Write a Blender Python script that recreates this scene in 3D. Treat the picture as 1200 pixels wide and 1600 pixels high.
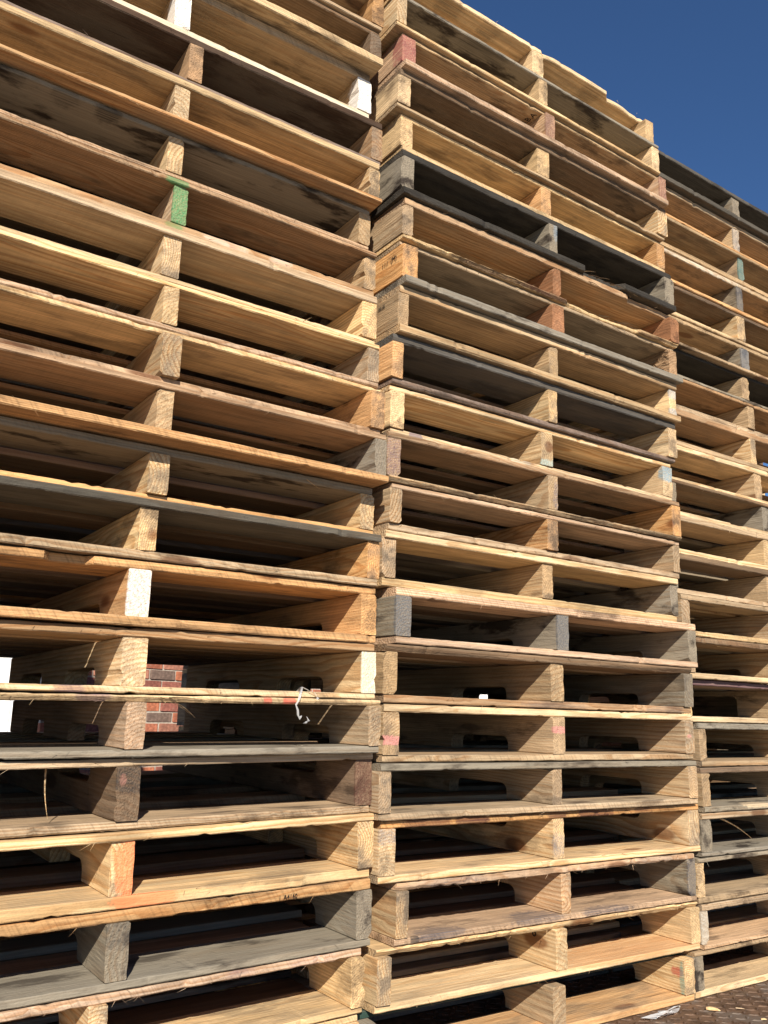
import bpy, math, random
from mathutils import Vector, Matrix

S = bpy.context.scene
for o in list(bpy.data.objects): bpy.data.objects.remove(o)
COL = S.collection

# ------------------------------------------------------------------ camera
CAM = (-1.04153, -1.51087, 0.68389); YAW, PIT, ROL, FPX = 0.59814, 0.22933, 0.02514, 1347.82
fwd = Vector((math.sin(YAW)*math.cos(PIT), math.cos(YAW)*math.cos(PIT), math.sin(PIT)))
r0 = Vector((math.cos(YAW), -math.sin(YAW), 0)); u0 = r0.cross(fwd)
right = math.cos(ROL)*r0 + math.sin(ROL)*u0
up = -math.sin(ROL)*r0 + math.cos(ROL)*u0
cd = bpy.data.cameras.new('camera'); cam = bpy.data.objects.new('camera', cd); COL.objects.link(cam)
cd.sensor_fit = 'HORIZONTAL'; cd.sensor_width = 36; cd.lens = 36*FPX/1200; cd.clip_start = 0.05; cd.clip_end = 2000
cam.matrix_world = Matrix(((right.x, up.x, -fwd.x, CAM[0]), (right.y, up.y, -fwd.y, CAM[1]), (right.z, up.z, -fwd.z, CAM[2]), (0, 0, 0, 1)))
S.camera = cam
S.render.resolution_x, S.render.resolution_y = 768, 1024

# ------------------------------------------------------------------ light
SUN = Vector((0.55, 1.0, -0.75)).normalized()          # the way the sunlight travels
EL = math.asin(-SUN.z); AZ = math.atan2(-SUN.x, -SUN.y)
W = bpy.data.worlds.new('World'); S.world = W; W.use_nodes = True
wn = W.node_tree.nodes; wl = W.node_tree.links
sky = wn.new('ShaderNodeTexSky'); sky.sky_type = 'NISHITA'; sky.sun_disc = False
sky.sun_elevation = EL; sky.sun_rotation = AZ; sky.altitude = 0; sky.air_density = 1.0; sky.dust_density = 0.0; sky.ozone_density = 10.0
bg = wn['Background']; bg.inputs[1].default_value = 0.063
wl.new(sky.outputs[0], bg.inputs[0])
sd = bpy.data.lights.new('sun', 'SUN'); sd.energy = 5.0; sd.angle = math.radians(0.5); sd.color = (1.0, 0.915, 0.785)
so = bpy.data.objects.new('sun', sd); COL.objects.link(so); so.rotation_euler = SUN.to_track_quat('-Z', 'Y').to_euler(); so.location = (-4, -7, 6)
S.view_settings.view_transform = 'Standard'; S.view_settings.look = 'None'; S.view_settings.exposure = 0.72; S.view_settings.gamma = 1.0
S.cycles.max_bounces = 6; S.cycles.diffuse_bounces = 5

# ------------------------------------------------------------------ helpers
def tag(o, label=None, cat=None, group=None, kind=None):
    if label: o['label'] = label
    if cat: o['category'] = cat
    if group: o['group'] = group
    if kind: o['kind'] = kind
    return o
def link(name, me, mat=None, parent=None, loc=(0, 0, 0), rot=(0, 0, 0), col=None):
    o = bpy.data.objects.new(name, me); COL.objects.link(o)
    if parent: o.parent = parent
    o.location = loc; o.rotation_euler = rot
    if mat and me and not me.materials: me.materials.append(mat)
    if col: o.color = col
    return o
def empty(name, loc=(0, 0, 0), rot=(0, 0, 0)):
    o = bpy.data.objects.new(name, None); COL.objects.link(o); o.location = loc; o.rotation_euler = rot
    o.empty_display_size = 0.1; return o
def mesh(name, V, F, smooth=False):
    me = bpy.data.meshes.new(name); me.from_pydata(V, [], F); me.update()
    if smooth: me.polygons.foreach_set('use_smooth', [True]*len(me.polygons))
    return me
def box(V, F, x0, x1, y0, y1, z0, z1):
    b = len(V)
    V += [(x0, y0, z0), (x1, y0, z0), (x1, y1, z0), (x0, y1, z0), (x0, y0, z1), (x1, y0, z1), (x1, y1, z1), (x0, y1, z1)]
    F += [tuple(b+i for i in f) for f in ((3, 2, 1, 0), (4, 5, 6, 7), (0, 1, 5, 4), (1, 2, 6, 5), (2, 3, 7, 6), (3, 0, 4, 7))]
def boxmesh(name, *a):
    V, F = [], []; box(V, F, *a); return mesh(name, V, F)
class Noise1:                                            # smooth value noise along a line
    def __init__(s, rng, n=64): s.k = [rng.uniform(-1, 1) for _ in range(n)]; s.n = n
    def __call__(s, t):
        i = math.floor(t); f = t-i; f = f*f*(3-2*f); return s.k[i % s.n]*(1-f)+s.k[(i+1) % s.n]*f
def loft(sections, V, F):                                # closed cross-sections -> skin with end caps
    b = len(V); n = len(sections[0])
    for s in sections: V += s
    for k in range(len(sections)-1):
        for i in range(n):
            j = (i+1) % n; F.append((b+k*n+i, b+k*n+j, b+(k+1)*n+j, b+(k+1)*n+i))
    F.append(tuple(b+i for i in range(n))[::-1]); e = b+(len(sections)-1)*n; F.append(tuple(e+i for i in range(n)))
def sliver(V, F, p, q, w, bend=(0, 0, 0), n=4):          # thin curved splinter from p (thick) to q (tip)
    p, q = Vector(p), Vector(q); d = (q-p).normalized(); s = d.cross(Vector((0.3, 0.2, 1))).normalized(); t = d.cross(s)
    b = len(V)
    for k in range(n):
        u = k/(n-1); c = p.lerp(q, u)+Vector(bend)*math.sin(u*math.pi); r = w*(1-0.8*u)
        for a in (0, 2.1, 4.2): V.append(tuple(c+s*r*math.cos(a)+t*r*0.5*math.sin(a)))
    for k in range(n-1):
        for i in range(3):
            j = (i+1) % 3; F.append((b+k*3+i, b+k*3+j, b+k*3+3+j, b+k*3+3+i))
    F.append((b+2, b+1, b)); e = b+(n-1)*3; F.append((e, e+1, e+2))

# ------------------------------------------------------------------ materials
class NT:
    def __init__(s, mat):
        mat.use_nodes = True; s.t = mat.node_tree; s.b = s.t.nodes['Principled BSDF']
    def n(s, typ, **kw):
        nd = s.t.nodes.new(typ)
        for k, v in kw.items(): setattr(nd, k, v)
        return nd
    def put(s, sock, v):
        if isinstance(v, bpy.types.NodeSocket): s.t.links.new(v, sock)
        elif v is not None: sock.default_value = v
    def m(s, op, a, b=None, c=None, clamp=False):
        nd = s.n('ShaderNodeMath', operation=op, use_clamp=clamp)
        for i, v in enumerate((a, b, c)):
            if v is not None: s.put(nd.inputs[i], v)
        return nd.outputs[0]
    def vm(s, op, a, b=None):
        nd = s.n('ShaderNodeVectorMath', operation=op); s.put(nd.inputs[0], a)
        if b is not None: s.put(nd.inputs[1], b)
        return nd.outputs['Value'] if op in ('LENGTH', 'DISTANCE', 'DOT_PRODUCT') else nd.outputs[0]
    def noise(s, vec, scale=1.0, detail=3.0, rough=0.55):
        nd = s.n('ShaderNodeTexNoise'); s.put(nd.inputs['Vector'], vec); nd.inputs['Scale'].default_value = scale
        nd.inputs['Detail'].default_value = detail; nd.inputs['Roughness'].default_value = rough
        return nd.outputs[0]
    def ss(s, v, a, b, lo=0.0, hi=1.0):
        nd = s.n('ShaderNodeMapRange', interpolation_type='SMOOTHSTEP'); s.put(nd.inputs[0], v)
        for i, x in enumerate((a, b, lo, hi)): nd.inputs[i+1].default_value = x
        return nd.outputs[0]
    def mix(s, f, a, b, mode='MIX'):
        nd = s.n('ShaderNodeMix', data_type='RGBA', blend_type=mode); s.put(nd.inputs[0], f)
        s.put(nd.inputs[6], a); s.put(nd.inputs[7], b); return nd.outputs[2]
    def gray(s, v):
        nd = s.n('ShaderNodeCombineXYZ'); [s.put(nd.inputs[i], v) for i in range(3)]; return nd.outputs[0]
def c4(c): return (c[0], c[1], c[2], 1.0)

_wood = {}
def wood(axis, paints=(), lite=False):
    key = (axis, tuple(paints), lite)
    if key in _wood: return _wood[key]
    mat = bpy.data.materials.new('wood_'+axis+('_painted' if paints else '')); T = NT(mat)
    tc = T.n('ShaderNodeTexCoord'); oi = T.n('ShaderNodeObjectInfo')
    P = tc.outputs['Object']; rnd = oi.outputs['Random']
    sx = T.n('ShaderNodeSeparateXYZ'); T.put(sx.inputs[0], P)
    nx = T.n('ShaderNodeSeparateXYZ'); T.put(nx.inputs[0], tc.outputs['Normal'])
    A_, B_ = (0, 1) if axis == 'x' else (1, 0)
    a, b, c = sx.outputs[A_], sx.outputs[B_], sx.outputs[2]
    q = T.n('ShaderNodeCombineXYZ'); T.put(q.inputs[0], a); T.put(q.inputs[1], b); T.put(q.inputs[2], c)
    r1 = T.m('FRACT', T.m('MULTIPLY', rnd, 17.31)); r2 = T.m('FRACT', T.m('MULTIPLY', rnd, 91.7)); r3 = T.m('FRACT', T.m('MULTIPLY', rnd, 313.3))
    off = T.n('ShaderNodeCombineXYZ'); T.put(off.inputs[0], T.m('MULTIPLY', r1, 31)); T.put(off.inputs[1], T.m('MULTIPLY', r2, 17)); T.put(off.inputs[2], T.m('MULTIPLY', r3, 23))
    Q = T.vm('ADD', q.outputs[0], off.outputs[0])
    low = T.noise(T.vm('MULTIPLY', Q, (2.2, 9, 9)), 1.0, 2.0)
    bend = T.m('MULTIPLY', T.m('SUBTRACT', low, 0.5), 0.05)
    # growth rings about a pith that lies off the board
    pb = T.m('MULTIPLY_ADD', r1, 0.16, -0.05); pc = T.m('MULTIPLY_ADD', r2, 0.13, -0.065)
    db = T.m('ADD', T.m('SUBTRACT', b, pb), bend); dc = T.m('ADD', T.m('SUBTRACT', c, pc), T.m('MULTIPLY', bend, 0.8))
    rr = T.m('SQRT', T.m('ADD', T.m('MULTIPLY', db, db), T.m('MULTIPLY', dc, dc)))
    freq = T.m('MULTIPLY_ADD', r3, 1100, 550)
    fine = T.noise(T.vm('MULTIPLY', Q, (4, 70, 70)), 1.0, 3.0)
    ring = T.m('FRACT', T.m('ADD', T.m('MULTIPLY', rr, T.m('MULTIPLY', freq, 0.159)), T.m('MULTIPLY', fine, 0.7)))
    late = T.m('MULTIPLY', T.ss(ring, 0.30, 0.86), T.ss(ring, 0.90, 1.0, 1.0, 0.0))
    fib = T.noise(T.vm('MULTIPLY', Q, (7, 260, 260)), 1.0, 3.0)
    blot = T.noise(T.vm('MULTIPLY', Q, (2.4, 10, 10)), 1.0, 4.0)
    mould = blot if lite else T.noise(T.vm('MULTIPLY', Q, (6, 18, 18)), 1.0, 5.0, 0.62)
    skew = T.n('ShaderNodeCombineXYZ'); T.put(skew.inputs[0], T.m('MULTIPLY_ADD', c, 0.6, a)); T.put(skew.inputs[1], b); T.put(skew.inputs[2], r2)
    saw = T.noise(T.vm('MULTIPLY', skew.outputs[0], (190, 8, 60)), 1.0, 2.0)
    nl = nx.outputs[A_]; endg = T.ss(T.m('ABSOLUTE', nl), 0.6, 0.9)
    nz = T.m('ABSOLUTE', nx.outputs[2])
    base = oi.outputs['Color']; wth = oi.outputs['Alpha']
    con = T.m('MULTIPLY_ADD', r2, 0.45, 0.38)
    con = T.m('ADD', con, T.m('MULTIPLY', endg, 0.10))
    col = T.mix(T.m('MULTIPLY', late, con), base, T.mix(1.0, base, (0.70, 0.52, 0.36, 1), 'MULTIPLY'))
    g = T.m('MULTIPLY', T.ss(fib, 0.25, 0.75, 0.80, 1.14), T.ss(blot, 0.25, 0.75, 0.76, 1.18))
    g = T.m('MULTIPLY', g, T.ss(fine, 0.28, 0.72, 0.80, 1.16))
    g = T.m('MULTIPLY', g, T.m('SUBTRACT', 1.05, T.m('MULTIPLY', T.ss(saw, 0.45, 0.7), T.m('MULTIPLY_ADD', T.m('MULTIPLY', T.m('ABSOLUTE', nx.outputs[B_]), T.m('GREATER_THAN', r3, 0.6)), 0.24 if axis == 'x' else 0.0, 0.07))))
    col = T.mix(1.0, col, T.gray(g), 'MULTIPLY')
    # knots
    if not lite:
        vo = T.n('ShaderNodeTexVoronoi'); T.put(vo.inputs['Vector'], T.vm('MULTIPLY', Q, (3.4, 9, 9))); vo.inputs['Scale'].default_value = 1.0
        vs = T.n('ShaderNodeSeparateColor'); T.put(vs.inputs[0], vo.outputs['Color'])
        kd = T.m('ADD', vo.outputs['Distance'], T.m('MULTIPLY', T.m('SUBTRACT', fine, 0.5), 0.05))
        kn = T.m('MULTIPLY', T.ss(kd, 0.10, 0.17, 1.0, 0.0), T.m('GREATER_THAN', vs.outputs[0], 0.62))
        col = T.mix(T.m('MULTIPLY', kn, 0.85), col, T.mix(1.0, base, (0.30, 0.17, 0.10, 1), 'MULTIPLY'))
    # dust and dirt trodden into the wide faces
    dirt = T.m('MULTIPLY', T.m('MULTIPLY', nz, T.ss(mould, 0.36, 0.66)), T.m('MULTIPLY_ADD', r1, 0.35, 0.10))
    col = T.mix(dirt, col, (0.26, 0.21, 0.15, 1))
    if not lite: col = T.mix(T.m('MULTIPLY', T.m('MULTIPLY', endg, T.ss(mould, 0.38, 0.66)), T.m('MULTIPLY', r2, 0.75)), col, (0.20, 0.17, 0.135, 1))
    # weathering to grey, stronger on the wide faces, and mould stains
    gr = T.mix(fib, (0.115, 0.102, 0.080, 1), (0.31, 0.275, 0.215, 1))
    wf = T.m('MULTIPLY', wth, T.m('MULTIPLY', T.ss(blot, 0.2, 0.62, 0.35, 1.0), T.m('MULTIPLY_ADD', nz, 0.35, 0.65)), clamp=True)
    col = T.mix(wf, col, gr)
    stf = T.m('MULTIPLY', T.ss(mould, 0.51, 0.66), T.m('MULTIPLY_ADD', wth, 0.75, T.m('MULTIPLY', r3, 0.66)), clamp=True)
    col = T.mix(stf, col, T.mix(1.0, col, (0.20, 0.18, 0.18, 1), 'MULTIPLY'))
    # drying checks
    if not lite:
        chk = T.noise(T.vm('MULTIPLY', Q, (3.0, 95, 95)), 1.0, 2.0)
        ck = T.m('MULTIPLY', T.ss(chk, 0.70, 0.76), 0.55)
        col = T.mix(ck, col, T.mix(1.0, col, (0.25, 0.2, 0.17, 1), 'MULTIPLY'))
    col = T.mix(T.m('MULTIPLY', endg, 0.25), col, T.mix(1.0, col, (0.8, 0.72, 0.62, 1), 'MULTIPLY'))
    for (cx, cy, cz, rx, ry, rz, pc_, hard) in paints:
        v = T.vm('DIVIDE', T.vm('SUBTRACT', P, (cx, cy, cz)), (rx, ry, rz))
        d = T.m('ADD', T.vm('LENGTH', v), T.m('MULTIPLY', T.m('SUBTRACT', T.noise(P, 70.0, 5.0, 0.65), 0.5), 1.1))
        f = T.m('MULTIPLY', T.ss(d, 0.55+0.4*hard, 1.06, 1.0, 0.0), T.ss(fib, 0.3, 0.62, 0.97 if hard > 0.4 else 0.80, 0.25+0.6*hard))
        if hard < 0.15: f = T.m('MULTIPLY', f, 0.72)
        f = T.m('MULTIPLY', f, T.m('SUBTRACT', 1.0, T.m('MULTIPLY', late, 0.35*(1-hard))))
        col = T.mix(f, col, c4(pc_))
    T.put(T.b.inputs['Base Color'], col)
    T.b.inputs['Roughness'].default_value = 0.82; T.b.inputs['Specular IOR Level'].default_value = 0.22
    if lite: _wood[key] = mat; return mat
    h = T.m('ADD', T.noise(T.vm('MULTIPLY', Q, (40, 210, 210)), 1.0, 2.0), T.m('MULTIPLY', T.noise(Q, 300.0, 1.0, 0.6), T.m('MULTIPLY_ADD', endg, 1.0, 0.35)))
    bp = T.n('ShaderNodeBump'); bp.inputs['Strength'].default_value = 0.75; bp.inputs['Distance'].default_value = 0.002
    T.put(bp.inputs['Height'], h); T.put(T.b.inputs['Normal'], bp.outputs[0])
    _wood[key] = mat; return mat

def plain(name, col, rough=0.8, metal=0.0, spec=0.3, nscale=40, var=0.25, bump=0.0, spots=None, objcol=False):
    mat = bpy.data.materials.new(name); T = NT(mat); tc = T.n('ShaderNodeTexCoord')
    n = T.noise(tc.outputs['Object'], nscale, 6.0, 0.6)
    base = c4(col)
    if objcol: base = T.n('ShaderNodeObjectInfo').outputs['Color']
    k = T.mix(1.0, base, T.gray(T.ss(n, 0.25, 0.75, 1-var, 1+var)), 'MULTIPLY')
    if spots:
        n2 = T.noise(tc.outputs['Object'], spots[1], 5.0, 0.6); k = T.mix(T.ss(n2, spots[2], spots[2]+0.12), k, c4(spots[0]))
    T.put(T.b.inputs['Base Color'], k); T.b.inputs['Roughness'].default_value = rough; T.b.inputs['Metallic'].default_value = metal
    T.b.inputs['Specular IOR Level'].default_value = spec
    if bump:
        bp = T.n('ShaderNodeBump'); bp.inputs['Strength'].default_value = 0.8; bp.inputs['Distance'].default_value = bump
        T.put(bp.inputs['Height'], n); T.put(T.b.inputs['Normal'], bp.outputs[0])
    return mat
TABLE = {
 'A': [
  (-1.0481,-0.5601,-0.0721,0.037,0.037,0.037,2.4599,0.079,0.02,0),
  (-1.0481,-0.5601,-0.0721,0.037,0.037,0.0355,2.3569,0.079,0.02,-0.0054),
  (-1.048,-0.56,-0.072,0.037,0.037,0.0315,2.2539,0.079,0.02,-0.003),
  (-1.0491,-0.547,-0.0871,0.037,0.0355,0.0382,2.1257,0.089,0.02,0.0154),
  (-1.0156,-0.5132,-0.054,0.037,0.031,0.031,2.0018,0.0869,0.0157,0.0076),
  (-1.036,-0.5397,-0.0683,0.037,0.033,0.031,1.8827,0.0804,0.0113,-0.0047),
  (-1.037,-0.5361,-0.0739,0.037,0.0329,0.0317,1.779,0.079,0.0077,0.0175),
  (-1.0174,-0.5165,-0.0543,0.037,0.031,0.0335,1.6742,0.0826,0.0048,0.0137),
  (-1.0257,-0.5276,-0.0597,0.037,0.0372,0.0398,1.552,0.0857,0.0026,0.0097),
  (-1.0186,-0.5242,-0.049,0.037,0.031,0.031,1.4438,0.0798,0.0012,-0.004),
  (-1.0145,-0.5212,-0.0437,0.037,0.0398,0.0373,1.3359,0.0862,0.0005,-0.0065),
  (-1.0124,-0.5231,-0.0377,0.037,0.0316,0.031,1.2241,0.0847,0.0005,-0.0202),
  (-1.0118,-0.5156,-0.044,0.037,0.0402,0.0364,1.1092,0.0783,0.0012,0.012),
  (-1.0223,-0.5344,-0.0463,0.037,0.0339,0.031,0.9971,0.079,0.0026,-0.0141),
  (-1.0277,-0.5395,-0.052,0.037,0.0414,0.0383,0.8815,0.0848,0.0048,-0.0067),
  (-1.0227,-0.5343,-0.047,0.037,0.0454,0.0363,0.7616,0.0844,0.0077,-0.0041),
  (-1.0109,-0.5237,-0.034,0.037,0.0348,0.031,0.6534,0.0799,0.0113,-0.0101),
  (-1.0126,-0.5224,-0.0388,0.037,0.0422,0.0402,0.5399,0.089,0.0157,0.0073),
  (-1.0092,-0.5202,-0.0341,0.037,0.0404,0.0382,0.4199,0.0872,0.02,0.0046),
  (-1.006,-0.5163,-0.0317,0.037,0.0387,0.0376,0.2909,0.089,0.02,0.0104),
  (-1.0237,-0.5394,-0.0439,0.037,0.031,0.031,0.1725,0.0875,0.02,-0.0015),
  (-1.0274,-0.5394,-0.0514,0.037,0.037,0.037,0.059,0.086,0.02,0),
 ],
 'B': [
  (-0.0045,0.4835,0.9715,0.037,0.0434,0.0384,2.5033,0.079,-0.006,0.0028),
  (-0.0058,0.4849,0.9762,0.031,0.0328,0.035,2.4003,0.079,-0.006,-0.011),
  (0.0217,0.5069,0.996,0.0413,0.0355,0.0318,2.2973,0.079,-0.0056,-0.0031),
  (0.0137,0.4911,0.996,0.0386,0.046,0.0441,2.1825,0.079,-0.0049,-0.0061),
  (0.0324,0.5135,0.9995,0.0368,0.0374,0.0375,2.0787,0.0807,-0.0044,0.0102),
  (0.0251,0.5155,1.0073,0.0379,0.031,0.0435,1.9534,0.089,-0.0039,-0.0028),
  (0.0301,0.5275,1.0208,0.0318,0.031,0.0402,1.8297,0.079,-0.0034,-0.0114),
  (0.039,0.5351,1.0157,0.0448,0.0438,0.0366,1.7231,0.0863,-0.003,0.0038),
  (0.0263,0.516,1.0101,0.031,0.0333,0.031,1.5987,0.0836,-0.0026,0.0003),
  (0.017,0.5119,1,0.0322,0.031,0.0386,1.4738,0.0875,-0.0023,0.0033),
  (0.0244,0.498,0.9858,0.0391,0.0415,0.0408,1.357,0.089,-0.0021,0.012),
  (0.0092,0.502,0.9964,0.0364,0.0342,0.0377,1.2393,0.0883,-0.0019,-0.0002),
  (0.0218,0.5056,1.0003,0.0328,0.0384,0.031,1.1312,0.078,-0.0018,0.0064),
  (0.012,0.4935,0.9869,0.0373,0.0377,0.0311,1.0137,0.0873,-0.0017,0.0108),
  (0.0347,0.5207,1.027,0.0404,0.0398,0.037,0.8869,0.0857,-0.0017,-0.012),
  (0.0107,0.4994,0.9978,0.036,0.0432,0.0388,0.7663,0.089,-0.0017,-0.0079),
  (0.0165,0.5044,0.9967,0.042,0.0406,0.0383,0.643,0.0867,-0.0018,-0.0047),
  (-0.0038,0.4871,0.9869,0.031,0.0313,0.0377,0.5281,0.0815,-0.0019,-0.012),
  (0.0136,0.5022,0.9998,0.0408,0.0354,0.0456,0.4114,0.089,-0.0021,0),
  (0.0547,0.5244,0.9826,0.0316,0.031,0.0315,0.2912,0.089,-0.0024,0),
  (0.0135,0.504,0.9897,0.035,0.0365,0.0365,0.1745,0.0856,-0.0027,0),
  (-0.0103,0.4925,0.951,0.037,0.0398,0.0404,0.0601,0.0814,-0.0031,0),
 ],
 'C': [
  (1.0891,1.5771,2.0651,0.037,0.0448,0.037,2.5044,0.089,0,0.1),
  (1.0785,1.5665,2.0545,0.037,0.0362,0.037,2.3781,0.0865,0,0.1),
  (1.0946,1.5826,2.0706,0.037,0.0321,0.037,2.2676,0.0865,0,0.1),
  (1.0667,1.5547,2.0427,0.037,0.0354,0.037,2.1425,0.089,0,0.1),
  (1.0588,1.5468,2.0348,0.037,0.046,0.037,2.0252,0.089,0,0.1),
  (1.0667,1.5547,2.0427,0.037,0.046,0.037,1.9092,0.0824,0,0.1),
  (1.0634,1.5514,2.0394,0.037,0.0419,0.037,1.8045,0.079,0,0.1),
  (1.0799,1.5679,2.0559,0.037,0.0382,0.037,1.7015,0.079,0,0.1),
  (1.0637,1.5517,2.0397,0.037,0.031,0.037,1.5756,0.089,0,0.09),
  (1.0636,1.5516,2.0396,0.037,0.041,0.037,1.4507,0.0879,0,0.08),
  (1.0773,1.5653,2.0533,0.037,0.0409,0.037,1.3404,0.0829,0,0.07),
  (1.047,1.535,2.023,0.037,0.037,0.037,1.2206,0.086,0,0.06),
  (1.0383,1.5263,2.0143,0.037,0.037,0.037,1.1007,0.086,0,0.05),
  (1.068,1.556,2.044,0.037,0.037,0.037,0.9808,0.086,0,0.04),
  (1.068,1.556,2.044,0.037,0.037,0.037,0.8609,0.086,0,0.03),
  (1.072,1.56,2.048,0.037,0.037,0.037,0.7411,0.086,0,0.02),
  (1.0747,1.5627,2.0507,0.0312,0.037,0.037,0.6212,0.085,0,0.01),
  (1.062,1.55,2.038,0.037,0.037,0.037,0.5038,0.086,0,0),
  (1.0496,1.5376,2.0256,0.046,0.037,0.037,0.3882,0.0826,0,0),
  (1.0179,1.5059,1.9939,0.031,0.037,0.037,0.2803,0.0852,0,0),
  (1.0275,1.5155,2.0034,0.031,0.037,0.037,0.1641,0.0801,0,0),
  (0.9945,1.4825,1.9705,0.0386,0.037,0.037,0.0599,0.0804,0,0),
 ],
}
# ------------------------------------------------------------------ the ground
M_bounce_yard = plain('bounce_concrete', (0.34, 0.31, 0.27), 0.9, nscale=30, var=0.2, bump=0.003, spots=((0.26, 0.235, 0.20), 1.3, 0.5))  # unseen yard, made pale to bounce sunlight up under the boards
V, F = [], []; box(V, F, -400, 400, -400, 400, -0.6, -0.028)
tag(link('ground', mesh('ground', V, F), M_bounce_yard), kind='structure')
M_rust = plain('rusty_steel', (0.125, 0.076, 0.048), 0.6, 0.3, 0.4, nscale=22, var=0.5, bump=0.0012, spots=((0.15, 0.115, 0.09), 9, 0.5))
V, F = [], []; box(V, F, -6, 7, -1.25, 2.6, -0.026, 0.0)
plate = tag(link('steel_deck', mesh('steel_deck', V, F), M_rust), kind='structure')
V, F = [], []
rng = random.Random(5); step = 0.027
for i in range(int(3.6/step)):
    for j in range(int(1.75/step)):
        x, y = 0.3+i*step, -1.22+j*step
        a = 0.62 if (i+j) % 2 else -0.62
        a += rng.uniform(-.05, .05); ca, sa = math.cos(a), math.sin(a); L, w, h = 0.0135, 0.0048, 0.0028
        b = len(V)
        for (u, v, z) in ((-L, 0, 0.0005), (0, -w, 0.0005), (L, 0, 0.0005), (0, w, 0.0005), (-L*.6, 0, h), (0, -w*.5, h), (L*.6, 0, h), (0, w*.5, h)):
            V.append((x+u*ca-v*sa, y+u*sa+v*ca, z))
        F += [(b+4, b+5, b+6, b+7)]+[(b+k, b+(k+1) % 4, b+4+(k+1) % 4, b+4+k) for k in range(4)]
tag(link('tread_lugs', mesh('tread_lugs', V, F), M_rust, plate), kind='stuff')

# ------------------------------------------------------------------ brick wall seen through the left stack
M_mortar = plain('mortar', (0.46, 0.41, 0.35), 0.95, nscale=60, var=0.2, bump=0.003)
M_brick = plain('brick', (0.3, 0.1, 0.06), 0.9, nscale=45, var=0.35, bump=0.003, objcol=True, spots=((0.30, 0.20, 0.16), 16, 0.66))
BW = empty('brick_wall', (0.99, 4.06, -0.028), (0, 0, math.atan2(0.32, 0.947)))
tag(BW, 'red brick wall with pale mortar seen through the left stack', 'wall')
link('wall', boxmesh('wall', -0.8, 3.6, 0.006, 0.30, 0, 3.2), M_mortar, BW)
link('coping', boxmesh('coping', -0.83, 3.63, -0.03, 0.335, 3.202, 3.27), M_mortar, BW)
bl, bh, mj = 0.203, 0.0572, 0.0106
def brick_mesh(seed, L):
    r = random.Random(seed); V, F = [], []; j = lambda s=0.0016: r.uniform(-s, s)
    secs = []
    for x in (0, L*.03, L*.97, L):
        e = 0.003 if x in (0, L) else 0
        secs.append([(x+j(), e+j(.001), e+j()), (x+j(), 0.05, e), (x+j(), 0.05, bh-e), (x+j(), e+j(.001), bh-e+j())])
    loft(secs, V, F); me = mesh('brick', V, F); me.materials.append(M_brick); return me
BM = [brick_mesh(k, bl) for k in range(5)]; HM = [brick_mesh(k+9, 0.0965) for k in range(3)]
tones = [(0.44, 0.155, 0.085), (0.50, 0.19, 0.10), (0.38, 0.135, 0.08), (0.36, 0.16, 0.11), (0.27, 0.10, 0.075), (0.19, 0.13, 0.105)]
rng = random.Random(11); bricks = []
for k in range(46):
    z = 0.012+k*(bh+mj); x = -0.8
    first = True
    while x < 3.59:
        L = bl
        if first and k % 2: L = 0.0965
        if x+L > 3.6: L = 0.0965
        if x+L > 3.601: break
        bricks.append((abs(x-0.05)+abs(z-0.82)*1.0, x, z, L)); x += L+mj; first = False
bricks.sort()
far = ([], [])
for i, (d, x, z, L) in enumerate(bricks):
    me = rng.choice(BM if L == bl else HM); t = rng.choice(tones); s = rng.uniform(0.85, 1.15); cl = (t[0]*s, t[1]*s, t[2]*s, 1)
    if i < 300:
        link('brick', me, None, BW, (x, rng.uniform(-.0025, .0025), z), (0, 0, 0), cl)
    else:
        b = len(far[0]); far[0].extend((v.co.x+x, v.co.y, v.co.z+z) for v in me.vertices); far[1].extend(tuple(b+q for q in p.vertices) for p in me.polygons)
fo = link('brickwork', mesh('brickwork', *far), M_brick, BW); fo.color = (0.32, 0.11, 0.065, 1); tag(fo, kind='stuff')

# ------------------------------------------------------------------ white shed far behind
M_white = plain('white_siding', (0.80, 0.80, 0.79), 0.5, nscale=3, var=0.05)
M_roof = plain('shed_roof', (0.4, 0.41, 0.42), 0.5, nscale=5, var=0.1)
SH = empty('white_shed', (-7, 10.5, -0.028), (0, 0, 0.1))
tag(SH, 'bright white metal shed glimpsed through gaps in the pallets', 'shed')
link('wall', boxmesh('wall', 0, 24, 0.05, 6, 0, 3.0), M_white, SH)
V, F = [], []
box(V, F, 0.003, 0.997, 0.02, 0.05, 0.05, 2.95)
for k in range(4): box(V, F, 0.08+k*.25, 0.16+k*.25, 0.0, 0.0205, 0.05, 2.95)
pm = mesh('panel', V, F); pm.materials.append(M_white)
for k in range(24): link('panel', pm, None, SH, (k, 0, 0))
V, F = [], []
loft([[(x, -0.3, 3.0), (x, 6.3, 3.0), (x, 6.3, 3.1), (x, 3.0, 3.7), (x, -0.3, 3.1)] for x in (-0.2, 24.2)], V, F)
link('roof', mesh('roof', V, F), M_roof, SH)

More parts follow.
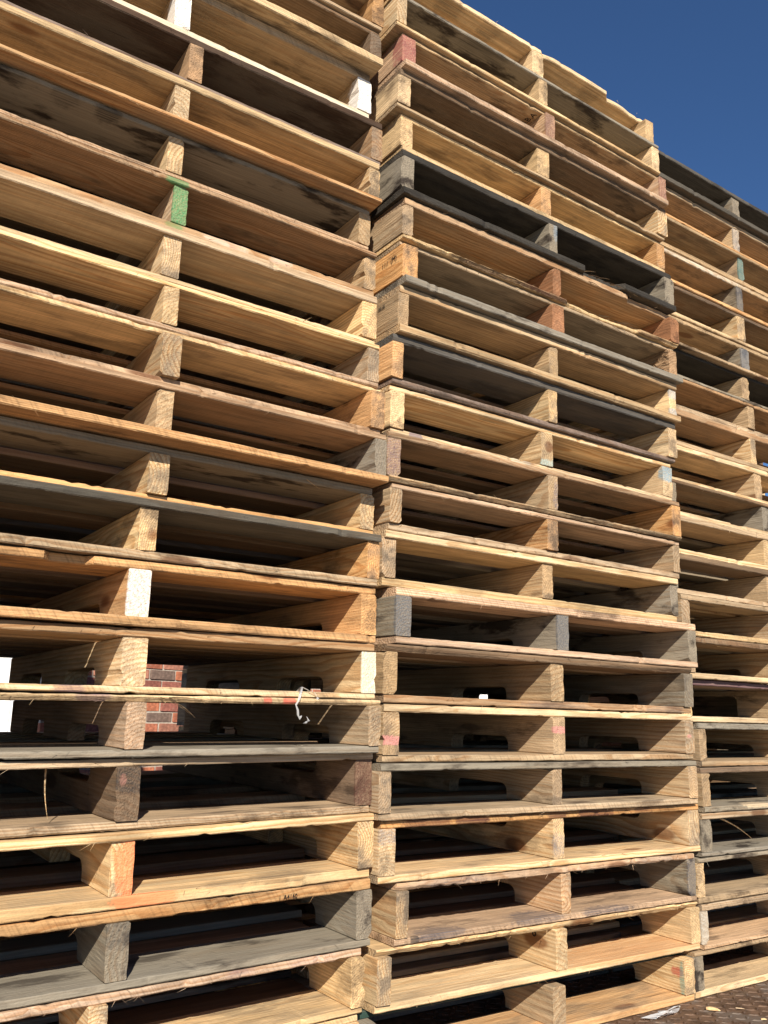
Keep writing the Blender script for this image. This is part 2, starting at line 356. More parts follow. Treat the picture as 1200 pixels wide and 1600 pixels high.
# ------------------------------------------------------------------ pallets
DEP = 1.07
TONE = dict(f=(0.62, 0.455, 0.26), o=(0.54, 0.315, 0.14), p=(0.51, 0.35, 0.22), r=(0.31, 0.15, 0.075), t=(0.46, 0.33, 0.195),
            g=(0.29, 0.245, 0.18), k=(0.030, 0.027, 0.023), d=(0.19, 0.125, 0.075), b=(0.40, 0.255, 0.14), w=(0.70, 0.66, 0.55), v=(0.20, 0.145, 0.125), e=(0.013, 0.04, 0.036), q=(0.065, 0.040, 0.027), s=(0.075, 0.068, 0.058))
WTH = dict(q=0.03, s=0.25, f=0.04, o=0.05, p=0.10, r=0.10, t=0.22, g=0.95, k=0.06, d=0.15, b=0.10, w=0.05, v=0.25, e=0.1)
def tone(rng, ch):
    c = TONE[ch]; s = rng.uniform(0.86, 1.12); h = rng.uniform(-0.09, 0.09)
    return (min(c[0]*s*(1+h*.4), 1), c[1]*s, c[2]*s*(1-h), max(0, min(1, WTH[ch]*rng.uniform(0.6, 1.35))))

def lead_board(rng, L, W, T, rough=1.0, bites=(), wane=0.0, fibres=6):
    n = 84; n1, n2, n3, n4 = (Noise1(rng) for _ in range(4)); secs = []; ph = rng.uniform(0, 9)
    back = [rng.uniform(-.002, .002) for _ in range(3)]
    for k in range(n+1):
        u = k/n; x = u*L
        fy = 0.0014*n1(u*3+ph)+0.0004*rough*n2(u*38)+0.0003*rough*rng.uniform(-1, 1)+(0.004*rng.random() if rng.random() < 0.022*rough else 0)
        for (x0, x1, dep) in bites:
            if x0 < x < x1:
                e = min((x-x0), (x1-x))/0.012; fy += dep*min(1, e)*(0.85+0.15*n3(u*14))
        lo = wane*T*0.75*max(0, 0.35+0.65*n3(u*4+3))
        jz = 0.0005*rough*n4(u*44)+(0.003*rng.random() if rng.random() < 0.025*rough else 0); jt = 0.0004*rough*n2(u*51+7)-.0014*max(0, n3(u*3))-(0.003*rng.random() if rng.random() < 0.02*rough else 0)
        ex = 0.0015*rng.uniform(-1, 1) if k in (0, n) else 0
        cb = 0.0015+0.0012*abs(n4(u*17))
        secs.append([(x+ex, fy+lo*.35, 0.0022+lo+jz*.5), (x+ex, fy, T*0.5+lo*.45), (x+ex, fy+0.0003, T-0.0018+jt*.6), (x+ex, fy+cb, T+min(0, jt)),
                     (x, W*.5, T), (x, W-.003, T), (x, W+back[0], T*.85), (x, W+back[1], T*.15), (x, W-.003, 0), (x, W*.5, 0), (x+ex, fy+cb+lo*1.2, max(0, jz)), ])
    V, F = [], []; loft([[p for p in reversed(s)] for s in secs], V, F)
    for _ in range(int(fibres)):
        x = rng.uniform(0.02, L-0.05); d = rng.choice((-1, 1)); ln = rng.uniform(0.006, 0.022)
        z = rng.choice((0.001, 0.001, T*.5, T-.001))
        sliver(V, F, (x, -0.0005, z), (x+d*ln*rng.uniform(.4, 1), rng.uniform(-.009, -.001), z+rng.uniform(-.012, .006)), rng.uniform(0.0004, 0.0009))
    return mesh('board', V, F)

def stringer_mesh(rng, w, h, L, notch=True, chip=1.0, top_notch=False, fuzz=0, nh=0.036):
    ys = [0, .0025, .008, .02, .05, .10, .15]
    def cut(y):
        if not notch: return 0.0
        for y0 in (0.155, L-0.155-0.225):
            if y0 < y < y0+0.225:
                e = min(y-y0, y0+0.225-y); r = 0.022
                return nh if e >= r else nh-r+math.sqrt(max(0, r*r-(r-e)**2)) if e > 0.0005 else 0.0
        return 0.0
    if notch:
        for y0 in (0.155, L-0.155-0.225):
            ys += [y0, y0+.0006, y0+.004, y0+.010, y0+.022, y0+.11, y0+.203, y0+.215, y0+.221, y0+.2244, y0+.225]
    ys += [L-.1, L-.03, L-.003, L]; ys = sorted(set(ys))
    n1, n2 = Noise1(rng), Noise1(rng); secs = []
    m = 10
    # ragged outline of the end
    corner = [rng.random() < 0.20*chip for _ in range(4)]; cs = [rng.uniform(0.002, 0.009)*chip for _ in range(4)]
    side = [[rng.uniform(0, 0.0006)*chip for _ in range(m)] for _ in range(2)]
    for _ in range(1):
        if rng.random() < 0.22*chip:
            k = rng.randrange(1, m-2); sd_ = rng.randrange(2); side[sd_][k] += rng.uniform(.002, .006); side[sd_][k+1] += rng.uniform(.001, .004)
    ey = [rng.uniform(-.0015, .0015) for _ in range(64)]
    for y in ys:
        z0 = cut(y); f = math.exp(-y/0.03); g = math.exp(-y/0.12)
        sec = []
        def pt(x, z, i, ins=0):
            yy = y+(ey[i % 64] if y < 0.004 else 0); sec.append((x, yy, z))
        cb = 0.0018
        # bottom edge, right side up, top edge, left side down
        c0 = cs[0]*f if corner[0] else cb; c1 = cs[1]*f if corner[1] else cb; c2 = cs[2]*f if corner[2] else cb; c3 = cs[3]*f if corner[3] else cb
        c0, c1, c2, c3 = (max(cb, q) for q in (c0, c1, c2, c3))
        zb = z0; hh = h-z0
        pt(c0, zb, 0); pt(w-c1, zb, 1)
        for k in range(m):
            u = k/(m-1); pt(w-side[0][k]*g-0.0003*n1(y*30+k), zb+c1+u*(hh-c1-c2), 2+k)
        pt(w-c2, h, 12); pt(c3, h, 13)
        for k in range(m):
            u = 1-k/(m-1); pt(side[1][k]*g+0.0003*n2(y*30+k), zb+c0+u*(hh-c0-c3), 14+k)
        secs.append(sec)
    V, F = [], []; loft(secs, V, F)
    if top_notch: V = [(x, y, h-z) for (x, y, z) in V]; F = [f[::-1] for f in F]
    for _ in range(fuzz):
        z = rng.uniform(.005, h-.005); y = rng.uniform(0, .05)
        sliver(V, F, (0.003, y+.02, z), (-rng.uniform(.001, .012), y-rng.uniform(0, .02), z+rng.uniform(-.012, .012)), rng.uniform(.0008, .002))
    return mesh('stringer', V, F)

inner = {}
def inner_board(k, L, W, T):
    key = (k, round(L, 2), round(W, 3), round(T*500))
    if key not in inner:
        r = random.Random(k*7+1); V, F = [], []; secs = []
        for q in range(5):
            x = L*q/4; j = lambda s: r.uniform(-s, s); t = T
            secs.append([(x, j(.002), 0.0015), (x, j(.002), t-.0015), (x, .003, t), (x, W-.003, t), (x, W+j(.002), t-.0015), (x, W+j(.002), .0015), (x, W-.003, 0), (x, .003, 0)])
        loft(secs, V, F); inner[key] = mesh('board', V, F)
    return inner[key]

GREEN, ORANGE, WHITE, RED, BLUE, TEAL, PINK, DARK, BARK, PURP, INK = (0.08, 0.25, 0.10), (0.72, 0.22, 0.09), (0.78, 0.77, 0.74), (0.28, 0.08, 0.075), (0.16, 0.32, 0.42), (0.07, 0.17, 0.16), (0.58, 0.24, 0.22), (0.03, 0.028, 0.028), (0.09, 0.035, 0.025), (0.17, 0.10, 0.14), (0.012, 0.010, 0.010)
ORD = 'lowest second third fourth fifth sixth seventh eighth ninth tenth eleventh twelfth thirteenth fourteenth fifteenth sixteenth seventeenth eighteenth nineteenth twentieth twenty-first topmost'.split()
NAMES = dict(A='left', B='middle', C='right')

# key: top lead, bottom lead, stringers L C R, look
SPEC = {
'A0': 'f f fff pale pine pallet at the upper edge of the photo',
'A1': 't t ooo pallet with orange-brown stringer ends',
'A2': 'd f tdd pallet with a dark stringer end over a pale overhanging board',
'A3': 't f fff pallet with white painted stringer ends and white front edge',
'A4': 'q v tbb very dark brown pallet with dull purple board edges',
'A5': 'f o fff pallet of yellow pine with an orange overhanging bottom board',
'A6': 'g p fft pallet with grey boards and black stamp smudges underneath',
'A7': 'b b ptt brown pallet with bright green paint on its middle stringer',
'A8': 't f fff pallet with rough yellow sawn stringer ends',
'A9': 'f p fft tan pallet with a cracked middle stringer end',
'A10': 'f p fto pallet with wide ringed middle stringer and thick pink-tan edge',
'A11': 'b o ttg orange-brown pallet with one grey stringer end',
'A12': 'g o fff pallet with a stained grey board below rough pale stringers',
'A13': 's t ffo pallet with dark grey top board and chipped stringer corner',
'A14': 'o o ooo orange pine pallet with white paint on the middle stringer end',
'A15': 'b f fff pallet with one clean white stringer end at the right',
'A16': 'f g ppt pallet with splintered front edge and pale tan stringers',
'A17': 't t rdd pallet with dark burnt-looking stringer ends',
'A18': 'f f fff pale pallet with orange spray paint on its middle stringer',
'A19': 'o g ggg pallet with weathered grey stringers and grey bottom board',
'A20': 'p f fff pale pallet with purple-stained sawn front edge',
'A21': 'f t ftf pale pallet on the steel deck',
'B1': 'f f fff pale pallet with rough bark-edged top board against the sky',
'B2': 'g f fff pallet with dark mould patches under its grey board',
'B3': 't p ppp pallet with red painted stringer ends and black stencil letters',
'B4': 'd t fff pallet with dark brown board and pale split stringers',
'B5': 'f f foo clean yellow pine pallet with thick pink-tan edge',
'B6': 'k k ggg blackened pallet with dark grey stringer ends',
'B7': 'b f trr pallet with broken front edge and red-brown stringers',
'B8': 't g orb pallet with shredded right stringer and hanging bark edge',
'B9': 't t ttf pallet with tan board and two-tone stringers',
'B10': 's v off pallet with blackish boards between orange and pale stringers',
'B11': 'f f fff clean pale pallet with blue paint at its right end',
'B12': 'b t tto pallet with brown boards and splintered pale bottom edge',
'B13': 'p t tot pallet with orange-tan stringers and a gnawed bottom edge',
'B14': 'f f ttg pale pallet with an olive-grey chipped left stringer',
'B15': 'p p ggg pallet with slate-grey stringer ends',
'B16': 'd b ttg dark pallet with a ringed middle stringer',
'B17': 'f t ttt tan pallet with pink marks on its stringer ends',
'B18': 'g t ttt dusty tan pallet with deep notched stringers',
'B19': 'o f fff pallet with dark bark patches along its top edge',
'B20': 'p p tpg pallet with splintery pink-grey board edges and blue stain',
'B21': 'f f fff bright new pallet with wavy grain on the middle stringer',
'B22': 'e o gtf pallet with dark green top board on the steel deck',
'C1': 's s ggg dark weathered pallet against the sky',
'C2': 't o tff tan pallet with grey-tipped middle stringer',
'C3': 't t ttt pallet with teal paint on the middle stringer',
'C4': 't o fgf pallet with a whitish front edge',
'C5': 'd f fff pallet with dark boards and a pale middle stringer',
'C6': 't t tgt pallet with a blue-grey middle stringer end',
'C7': 'k g ttt pallet with blackish boards and tan stringers',
'C8': 'b t ttt brown pallet with dusty tan edges',
'C9': 'b t fff orange-brown pallet with thin tan edges',
'C10': 'f f ttt pale yellow pallet with a thick front edge',
'C11': 'd f ggg pallet with dark boards and a pale thick bottom board',
'C12': 't f fff tan pallet with a pale bottom board knot',
'C13': 'd t gtt dark pallet with a saw-marked tan bottom edge',
'C14': 't f ttt tan pallet with a pale chipped bottom edge',
'C15': 'd f ttt dark pallet with shadowed notches',
'C16': 'v f ftt pallet with a purple-brown top board edge',
'C17': 'g t ttt grey pallet with a tan left stringer',
'C18': 'd g ttt pallet with a flaking grey bottom board',
'C19': 't g gtt pallet with a rounded weathered left stringer',
'C20': 'g t ftt pallet with a chamfered pale left stringer',
'C21': 't p ttt pallet with a pale greyish left stringer end',
'C22': 't f gtt pallet with clean pale bottom board on the steel deck',
}
OV = {}                                                  # extra shifts of the front edges: (top, bottom) metres towards the viewer
for k in ('A2', 'A5', 'A11', 'B3', 'B6', 'B8', 'C1', 'C6'): OV[k] = (0, 0.020)
OV['B22'] = (-.035, 0); OV['B9'] = (0, .012); OV['A14'] = (0, .012)
NARROW_T = {'A16', 'B15', 'C13', 'C14'}; NARROW_B = {'A15', 'B14', 'C12', 'C13'}
ROUGH = {'A16': (2.2, 1), 'B20': (3.2, 2.6), 'B12': (1, 2.4), 'B7': (1.6, 3.2), 'B13': (1.2, 2), 'A20': (1.8, 1), 'B1': (1.4, 1), 'A17': (1, 2), 'B21': (2.6, 1), 'C13': (1, 1.7), 'C14': (1.4, 1.8)}
WANE = {'B7': (0, .9), 'A17': (0, .5), 'B9': (0, .5), 'B10': (.2, .4), 'B16': (.7, 0), 'B21': (.5, 0), 'B20': (.4, .5), 'A16': (.5, 0), 'A12': (.4, 0), 'B12': (0, .5)}
BITES = {'B7': ([(.80, 1.10, .018)], [(.55, .85, .016)]), 'B6': ([], [(.62, .78, .03)]), 'A14': ([(.335, .42, .022)], []), 'B1': ([(.52, .56, .006), (.80, 1.05, .024)], []),
         'A18': ([], [(.85, 1.1, .006)]), 'A10': ([(.43, .47, .006)], []), 'C11': ([], [(.3, .38, .01)]), 'B15': ([], [(.78, .80, .02)]), 'C12': ([], [(.33, .36, .012)])}
# paint on the front of the stringers, in the stringer's own frame (x across, y back, z up)
def face(col, z0=.044, rz=.06, ry=.006, rx=.05, x=.018, hard=.6): return (x, 0.0, z0, rx, ry, rz, col, hard)
PAINT = {
 ('A3', 1): [face(WHITE, ry=.05)], ('A3', 2): [face(WHITE, ry=.05)],
 ('A7', 1): [face(GREEN)], ('A14', 1): [face(WHITE, hard=.42)], ('A15', 2): [face((.76, .70, .54), ry=.0025)],
 ('A17', 1): [face(DARK, z0=.07, rz=.03, x=.03, hard=.3), face((.45, .20, .16), z0=.067, rz=.012, rx=.007, x=.012, hard=.1)], ('A17', 2): [face(BARK, hard=.2)],
 ('A18', 1): [face(ORANGE, x=.036, rx=.030, hard=.8)], ('A19', 1): [face(DARK, z0=.07, rz=.025, hard=.1)],
 ('A14', 2): [face(DARK, z0=.03, rz=.03, x=.025, rx=.02, hard=.1)], ('A16', 2): [face(DARK, z0=.045, rz=.02, rx=.014, hard=.1)],
 ('B2', 1): [face(DARK, x=.027, rx=.012, hard=.1)], ('B3', 0): [face(RED, ry=.05, hard=.5), (0, .1, .085, .01, .3, .012, RED, .5)],
 ('B3', 1): [face((.19, .09, .075), hard=.3)], ('B3', 2): [face((.24, .10, .08), hard=.3)],
 ('B6', 1): [face((.20, .26, .31), x=.026, rx=.012, z0=.07, rz=.04, hard=.2)],
 ('B9', 2): [face((.28, .36, .42), z0=.07, rz=.018, hard=.2), face((.28, .36, .42), z0=.012, rz=.014, hard=.2)],
 ('B11', 1): [face((.32, .46, .44), z0=.0, rz=.018, hard=.3)], ('B11', 2): [face(BLUE, z0=.066, rz=.026, ry=.02, hard=.4)],
 ('B12', 0): [face(PURP, hard=.1)], ('B12', 1): [face((.16, .15, .2), z0=.03, hard=.05, x=.03, rx=.015)],
 ('B15', 0): [face((.10, .11, .13), ry=.01, hard=.3), (0, .12, .05, .01, .06, .05, (.02, .02, .025), .4)], ('B15', 1): [face((.10, .11, .13), hard=.3)],
 ('B17', 0): [face(PINK, z0=.03, rz=.011, hard=.5)], ('B17', 1): [face(PINK, z0=.056, rz=.009, hard=.5)], ('B17', 2): [face(PINK, z0=.045, rz=.006, rx=.01, hard=.2)],
 ('B19', 1): [face((.2, .2, .23), z0=.03, rz=.03, hard=.1)], ('B19', 0): [face((.2, .2, .23), z0=.075, rz=.02, hard=.1)],
 ('B20', 2): [face((.10, .10, .12), hard=.1)], ('B22', 2): [(0, .02, .05, .006, .02, .012, (.4, .05, .04), .5), (0, .008, .03, .006, .008, .05, (.1, .28, .24), .2)],
 ('C2', 1): [face((.22, .23, .24), hard=.3)], ('C3', 1): [face(TEAL, hard=.6)], ('C4', 1): [face((.1, .1, .11), hard=.2)], ('C6', 1): [face((.14, .15, .17), hard=.3)],
 ('C21', 0): [face((.5, .47, .40), hard=.3)],
}
# spots on lead boards: (x from left end, height fraction, radius x, colour, hardness[, depth radius])
BP = {
 ('A3', 'b'): [(.5, .5, 2.0, (.66, .60, .47), .45)], ('A7', 't'): [(.507, .5, .026, GREEN, .6)], ('A7', 'b'): [(.507, .5, .022, (.10, .26, .10), .2), (.62, .5, .06, (.75, .6, .5), .05), (.75, .5, .03, (.75, .6, .5), .05)],
 ('A18', 'b'): [(.545, .6, .06, ORANGE, .75), (.82, 1.0, .09, DARK, .12, .07), (.70, 1.0, .05, DARK, .1, .05)], ('A15', 'b'): [(.40, .2, .03, PURP, .2)], ('A16', 't'): [(.43, .3, .035, PURP, .3), (.755, .5, .010, (.55, .08, .06), .4), (.80, .5, .016, (.55, .08, .06), .4)],
 ('A20', 't'): [(.9, .5, .06, (.25, .16, .17), .02), (.75, .5, .03, (.25, .16, .17), .02)], ('B2', 't'): [(.30, 0, .09, DARK, .1, .10), (.72, 0, .07, DARK, .1, .1)], ('B1', 't'): [(.2, 0, .05, DARK, .05, .12), (.34, 0, .04, DARK, .05, .12), (.75, 0, .05, DARK, .05, .1)],
 ('A6', 't'): [(.30, 0, .035, INK, .1, .05), (.38, 0, .03, INK, .15, .05), (.20, 0, .03, INK, .1, .04), (.50, 0, .02, INK, .1, .03)],
 ('B7', 'b'): [(.3, .1, .16, BARK, .2), (.6, .1, .22, BARK, .5), (.9, .1, .1, BARK, .2)], ('B19', 't'): [(.12, .5, .07, BARK, .55), (.24, .5, .05, BARK, .55), (.5, .5, .035, BARK, .5), (.63, .5, .07, BARK, .55), (.8, .5, .04, BARK, .2)],
 ('B20', 'b'): [(.12, .7, .08, (.05, .055, .075), .28, .06), (.40, .8, .09, (.05, .055, .075), .28, .08), (.62, .6, .10, (.05, .055, .075), .28, .04), (.05, .5, .012, DARK, .5)], ('B20', 't'): [(.15, .7, .10, (.08, .08, .10), .05), (.8, .7, .08, (.08, .08, .1), .05)],
 ('B16', 'b'): [(.5, .3, .12, (.08, .08, .09), .1), (.9, .3, .1, (.08, .08, .09), .1)], ('B11', 'b'): [(.07, .5, .02, (.16, .12, .15), .6), (.40, .7, .04, (.45, .55, .5), .1)],
 ('B21', 'b'): [(.8, 1.0, .32, (.55, .27, .11), .35, .16)], ('B9', 't'): [(.7, 0, .08, DARK, .05, .05)], ('B11', 't'): [(.32, 0, .06, (.2, .15, .1), .05, .04)],
 ('C16', 't'): [(.5, .5, 2.0, (.14, .075, .085), .5)], ('C18', 'b'): [(.25, 1, .08, (.6, .45, .28), .3, .05)], ('C4', 't'): [(.3, .9, .3, (.75, .7, .6), .1)],
}
roots = {}
def build_pallet(key, idx, row, above, below, ordn):
    rng = random.Random(hash_key(key)); top, bot, st, look = SPEC[key].split(' ', 3)
    xL, xC, xR, wL, wC, wR, zm, h, slope, y = row
    zb, zt = zm-h/2, zm+h/2
    DEP = 0.975 if key in ('A15', 'A16') else 1.07
    if key in ('A15', 'A16'): y += 0.012
    if key == 'C16': y += 0.03
    tb = below; tt = above
    x0 = xL-wL/2; x1 = xR+wR/2; Lb = x1-x0
    stack = key[0]; ref = dict(A=-.52, B=.508, C=1.5)[stack]
    zref = zb-tb+slope*(x0-ref)
    root = empty('pallet', (x0, y, zref), (0, -math.atan(slope), -.019 if key in ('A15', 'A16') else rng.uniform(-.005, .005) if stack == 'A' else 0.0))
    tag(root, f'{look}, {ordn} in the {NAMES[stack]} stack', 'pallet', 'wooden pallets in the three tall stacks'); roots[key] = root
    rough = ROUGH.get(key, (1, 1)); wane = WANE.get(key, (0, 0)); bites = BITES.get(key, ((), ())); ov = OV.get(key, (0, 0))
    # stringers
    for k, (xc, w, ch) in enumerate(zip((xL, xC, xR), (wL, wC, wR), st)):
        me = stringer_mesh(rng, w, h-0.0008, DEP, True, 1.3 if ch in 'gdrt' else 0.8, key in ('B19', 'B3', 'A17', 'C6'), 60 if (key, k) == ('B8', 2) else 0, 0.068 if key == 'C16' else 0.036)
        mat = wood('y', PAINT.get((key, k), ()))
        link('stringer', me, mat, root, (xc-w/2-x0, rng.uniform(-.004, .004)-(.010 if key in ('B3', 'B6', 'A10', 'B8') else 0), tb+0.0004), (0, 0, 0), tone(rng, ch))
    # decks
    for deck, ch, t, z in (('t', top, tt, tb+h), ('b', bot, tb, 0.0)):
        i = 0 if deck == 't' else 1
        nar = key in (NARROW_T if deck == 't' else NARROW_B)
        Wd = .111 if nar else rng.choice((.128, .138, .14, .142))
        n_in = 5 if deck == 't' else 3
        ra = rng.uniform(.0, .006); rb = rng.uniform(0, .006)
        Ls = Lb-ra-rb
        me = lead_board(rng, Ls, Wd, t, rough[i], bites[i], wane[i], 5+14*(rough[i]-1)+rng.uniform(0, 5))
        sp = BP.get((key, deck), ())
        pts = tuple((s[0], 0.0, s[1]*t, s[2], (s[5] if len(s) > 5 else .012), (.02 if len(s) < 6 else .012), s[3], s[4]) for s in sp)
        fy = rng.uniform(-.005, .005)-ov[i]
        nm = 'top_board' if deck == 't' else 'bottom_board'
        link(nm, me, wood('x', pts), root, (ra, fy, z), (0, 0, 0), tone(rng, ch))
        # the boards behind it
        Wi = .092; Wr = .138; start = fy+Wd; rear = DEP-Wr
        g0 = .06 if nar else None
        span = rear-start-n_in*Wi
        gap = span/(n_in+1)
        for q in range(n_in+1):
            yy = start+gap*(q+1)+Wi*q if q < n_in else rear
            if nar and q == 0: yy = start+.045
            wq = Wi if q < n_in else Wr
            chq = rng.choice(ch+'dtgbgd') if ch not in 'we' else rng.choice('tfg')  # darker tones put the interior shade into the inner boards' colour
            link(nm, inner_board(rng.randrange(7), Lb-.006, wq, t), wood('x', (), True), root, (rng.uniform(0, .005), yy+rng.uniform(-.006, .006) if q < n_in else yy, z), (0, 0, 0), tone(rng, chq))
    return root
def hash_key(s):
    v = 7
    for c in s: v = (v*131+ord(c)) % 1000003
    return v
for stack, rows in TABLE.items():
    first = 0 if stack == 'A' else 1; n = len(rows)
    thick = []                                           # board thickness above row i (top of i / bottom of i-1)
    for i in range(n-1):
        gap = (rows[i][6]-rows[i][7]/2)-(rows[i+1][6]+rows[i+1][7]/2)
        thick.append((gap-0.0022)/2)
    for i, row in enumerate(rows):
        above = thick[i-1] if i > 0 else 0.015
        below = thick[i] if i < n-1 else row[6]-row[7]/2-0.002
        build_pallet(f'{stack}{first+i}', i, row, above, below, ORD[n-1-i] if i else ('topmost' if stack != 'A' else 'highest'))

# ------------------------------------------------------------------ the shaded row of stacks behind, partly added to block light
PB = {}
def part_mesh(kind):
    if kind not in PB:
        r = random.Random(len(PB)+40)
        PB[kind] = stringer_mesh(r, .037, .086, DEP, True, .6) if kind == 's' else inner_board(3, 1.016, .138 if kind == 'w' else .092, .015)
    return PB[kind]
def back_pallet(rng):
    root = empty('pallet')
    for x in (0, .4895, .979): link('stringer', part_mesh('s'), wood('y', (), True), root, (x, 0, .0155), (0, 0, 0), tone(rng, 't'))
    for nm, z, ys in (('top_board', .102, (0, .19, .34, .49, .64, .79, .932)), ('bottom_board', 0, (0, .28, .49, .70, .932))):
        for y in ys: link(nm, part_mesh('w' if y in (0, .932) else 'n'), wood('x', (), True), root, (0, y, z), (0, 0, 0), tone(rng, rng.choice('tgfdb')))
    return root
protos = [back_pallet(random.Random(60+k)) for k in range(3)]; used = set(); rng = random.Random(77)
for sx, n, pit in ((-1.66, 21, .1182), (0.43, 20, .1216), (2.32, 20, .1182)):  # outer two stacks are added to keep back light out of the gaps
    for k in range(n):
        p = k % 3
        if p in used:
            src = protos[p]; r = src.copy(); COL.objects.link(r)
            for ch in src.children:
                c = ch.copy(); COL.objects.link(c); c.parent = r; t_ = tone(rng, rng.choice('tgfdbt')); c.color = t_
        else: r = protos[p]; used.add(p)
        r.location = (sx+rng.uniform(-.008, .008), (1.112 if k == 6 else 1.135)+rng.uniform(-.004, .004), .003+k*pit); r.rotation_euler = (0, 0, rng.uniform(-.006, .006))
        tag(r, 'shaded wooden pallet in the partly added back row behind the front stacks', 'pallet', 'shaded pallets in the back row')

# ------------------------------------------------------------------ stencilled letters and small stamps
M_ink = plain('stamp_ink', INK, 0.9, nscale=60, var=0.5)
def stamp(text, size, parent, mtx):
    cu = bpy.data.curves.new('stamp', 'FONT'); cu.body = text; cu.size = size; cu.extrude = 0.0002; cu.resolution_u = 3
    tmp = bpy.data.objects.new('tmp', cu); COL.objects.link(tmp); bpy.context.view_layer.update()
    me = bpy.data.meshes.new_from_object(tmp.evaluated_get(bpy.context.evaluated_depsgraph_get()))
    bpy.data.objects.remove(tmp)
    o = link('stamp', me, M_ink, parent); o.matrix_local = mtx; return o
def side_stamp(key, k, text, size, y, z):                # on the left face of stringer k, reading towards the front
    r = roots[key]; s = sorted((c for c in r.children if c.name.startswith('stringer')), key=lambda c: c.location.x)[k]
    m = Matrix(((0, 0, -1, -0.0012), (-1, 0, 0, y), (0, 1, 0, z), (0, 0, 0, 1)))
    stamp(text, size, s, m)
b3 = min((c for c in roots['B3'].children if c.name.startswith('top_board')), key=lambda c: c.location.y)
stamp('B.B.A', 0.025, b3, Matrix(((0, -1, 0, .476), (-1, 0, 0, .066), (0, 0, -1, -0.0006), (0, 0, 0, 1))))   # under the front board, beside the middle stringer
side_stamp('B8', 0, '111  (M)', 0.018, 0.085, 0.052)
side_stamp('B9', 0, 'IIII.III', 0.014, 0.080, 0.062)
side_stamp('B21', 1, '8', 0.030, 0.075, 0.058)
def front_stamp(key, kind, text, size, x, z):
    r = roots[key]; b = min((c for c in r.children if c.name.startswith(kind)), key=lambda c: c.location.y)
    stamp(text, size, b, Matrix(((1, 0, 0, x), (0, 0, -1, -0.0030), (0, 1, 0, z), (0, 0, 0, 1))))
front_stamp('A19', 'top_board', 'I  A4160', 0.011, 0.80, 0.003)

# ------------------------------------------------------------------ loose splinters that belong to boards
def splinter(key, kind, p, q, w, bend=(0, 0, 0), ch='f'):
    r = roots[key]; b = min((c for c in r.children if c.name.startswith(kind)), key=lambda c: c.location.y)
    V, F = [], []; sliver(V, F, p, q, w, bend, 7); o = link('splinter', mesh('splinter', V, F), wood('x'), b); o.color = tone(random.Random(3), ch)
splinter('A16', 'top_board', (.545, -.002, .008), (.600, -.030, -.026), .0022, (.004, -.004, .004))
splinter('A16', 'top_board', (.540, -.002, .006), (.590, -.032, -.020), .0015, (0, -.006, .004))
splinter('A16', 'top_board', (.56, -.002, .008), (.625, -.022, .000), .002, (0, -.004, .004))
splinter('A17', 'top_board', (.375, .03, .0), (.382, .02, -.080), .003, (-.003, 0, 0))
splinter('A5', 'bottom_board', (.40, 0, .002), (.43, -.01, -.016), .0008, (0, -.004, 0))
splinter('A5', 'bottom_board', (.30, 0, .012), (.345, -.012, .012), .0009, (0, -.004, .004))
splinter('A9', 'top_board', (.80, 0, .012), (.815, -.012, .022), .0014)
splinter('A12', 'top_board', (.83, -.001, .006), (.86, -.01, -.012), .0009, (.006, 0, -.004))
splinter('C19', 'top_board', (.09, .01, .0), (.165, -.035, -.052), .0045, (.004, 0, .004))
splinter('C15', 'top_board', (.19, .03, -.001), (.29, .01, -.006), .002)
for k in range(7):
    rs = random.Random(k+90); x = rs.uniform(.60, .98)
    splinter('B7', 'top_board' if k % 2 else 'bottom_board', (x, .004, .004), (x+rs.uniform(.03, .08), rs.uniform(-.02, -.006), rs.uniform(-.012, .012)), rs.uniform(.001, .0025), (0, 0, rs.uniform(-.004, .006)), 't')
    splinter('B6', 'bottom_board', (.62+.03*k, .018, .006), (.66+.03*k, rs.uniform(-.004, .006), rs.uniform(-.006, .014)), rs.uniform(.0015, .003), (0, 0, .003), 'd' if k % 2 else 't')
splinter('B9', 'bottom_board', (.4, .0, .004), (.43, -.010, -.004), .0012)

# ------------------------------------------------------------------ scraps
M_film = bpy.data.materials.new('plastic_film'); T = NT(M_film)
T.b.inputs['Base Color'].default_value = (0.80, 0.80, 0.80, 1); T.b.inputs['Roughness'].default_value = 0.25; T.b.inputs['Transmission Weight'].default_value = 0.6; T.b.inputs['IOR'].default_value = 1.2
def film_strip(V, F, pts, w, rng):
    b = len(V)
    for k, p in enumerate(pts):
        a = rng.uniform(-1.2, 1.2); ww = w*rng.uniform(.4, 1.2); d = Vector((math.cos(a)*ww, -.3*ww, math.sin(a)*ww)); p = Vector(p)
        V.append(tuple(p-d)); V.append(tuple(p+Vector((0, -.002*rng.random(), 0)))); V.append(tuple(p+d))
    for k in range(len(pts)-1):
        for i in range(2): F.append((b+k*3+i, b+k*3+i+1, b+k*3+4+i, b+k*3+3+i))
rng = random.Random(21); V, F = [], []
r15 = roots['A15'].location; r16 = roots['A16'].location
fx, fz, fy = -0.200, 0.694, -0.016
film_strip(V, F, [(fx-.010, fy+.012, fz+.022), (fx-.004, fy+.002, fz+.036), (fx-.012, fy-.004, fz+.012), (fx-.018, fy-.003, fz+.002), (fx-.014, fy-.004, fz-.008), (fx-.012, fy-.002, fz-.018), (fx-.006, fy-.003, fz-.022)], .0045, rng)
film_strip(V, F, [(fx-.004, fy+.002, fz+.036), (fx+.010, fy, fz+.030), (fx+.022, fy-.002, fz+.026), (fx+.032, fy, fz+.018), (fx+.030, fy+.003, fz+.010)], .0028, rng)
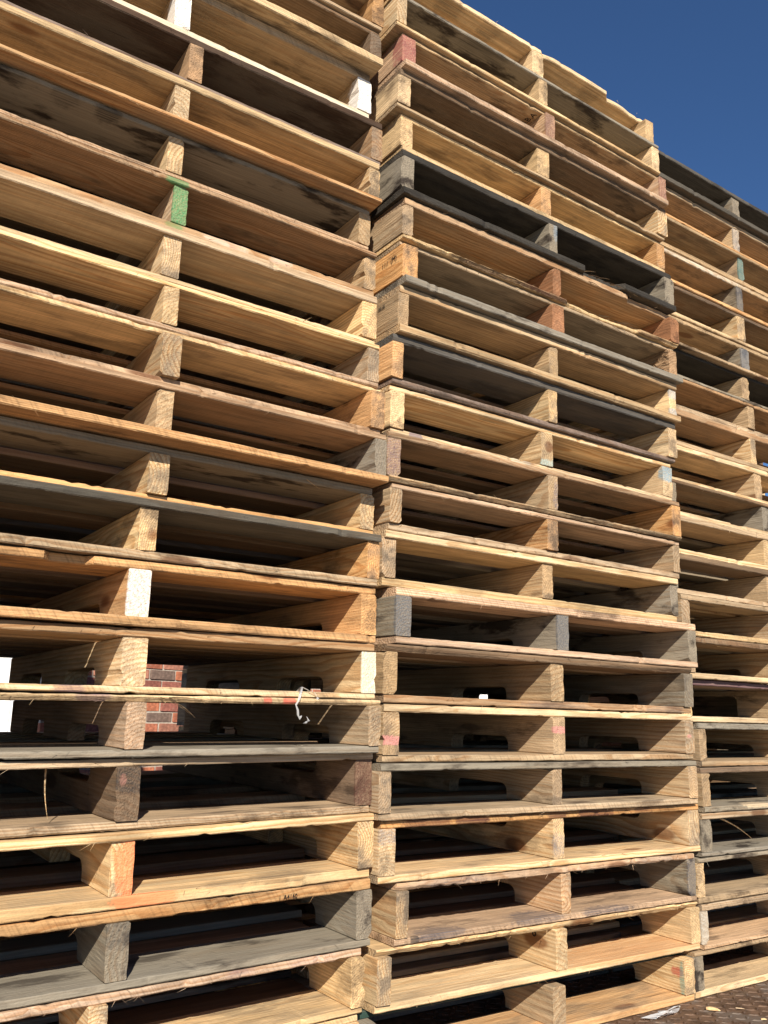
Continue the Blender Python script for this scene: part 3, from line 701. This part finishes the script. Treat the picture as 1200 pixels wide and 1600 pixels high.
film_strip(V, F, [(fx+.006, fy-.004, fz-.020), (fx+.010, fy-.006, fz-.026), (fx+.008, fy-.004, fz-.030), (fx+.002, fy-.002, fz-.031)], .003, rng)
tag(link('plastic_wrap', mesh('plastic_wrap', V, F, True), M_film), 'torn scrap of clear plastic wrap caught between two boards of the left stack', 'plastic scrap')
def ground_at(px, py, z=0.0):
    d = (px-600)/FPX*right-(py-800)/FPX*up+fwd; t = (z-CAM[2])/d.z; return Vector(CAM)+d*t
V, F = [], []; rng = random.Random(8)
for k in range(3):
    p = Vector((-.03+.02*k, rng.uniform(-.008, .008), .003))
    film_strip(V, F, [p+Vector((u*.03-.03, rng.uniform(-.012, .012), rng.uniform(.001, .010))) for u in range(4)], .007, rng)
o = tag(link('plastic_wrap', mesh('plastic_wrap', V, F, True), M_film), 'crumpled clear plastic scrap on the steel deck by the pallets', 'plastic scrap'); o.location = ground_at(1034, 1589, .003)
def chip(px, py, L, w, h, rot, label, ch):
    rng = random.Random(px); V, F = [], []; secs = []
    for k in range(6):
        u = k/5; s = math.sin(math.pi*min(1, .25+u*.75))**.8; x = (u-.5)*L
        secs.append([(x, -w*s*.5*rng.uniform(.8, 1.1), 0), (x, w*s*.5*rng.uniform(.8, 1.1), 0), (x, w*s*.3, h*s*rng.uniform(.8, 1.1)), (x, -w*s*.35, h*s)])
    loft(secs, V, F); o = link('wood_chip', mesh('wood_chip', V, F), wood('x')); o.location = ground_at(px, py, .0018)+Vector((0, 0, .0014)); o.rotation_euler = (0, 0, rot); o.color = tone(rng, ch)
    tag(o, label, 'wood chip', 'wood chips on the steel deck')
chip(1115, 1579, .034, .012, .006, -.9, 'pale pointed wood chip lying on the steel deck', 'f')
chip(1157, 1577, .022, .003, .002, -.8, 'thin sliver of wood on the steel deck near the right edge', 't')
chip(1194, 1594, .016, .006, .003, -.5, 'tiny wood flake on the steel deck in the lower right corner', 'f')
chip(1062, 1574, .006, .005, .003, .3, 'tiny white crumb beside the crumpled plastic on the deck', 'w')
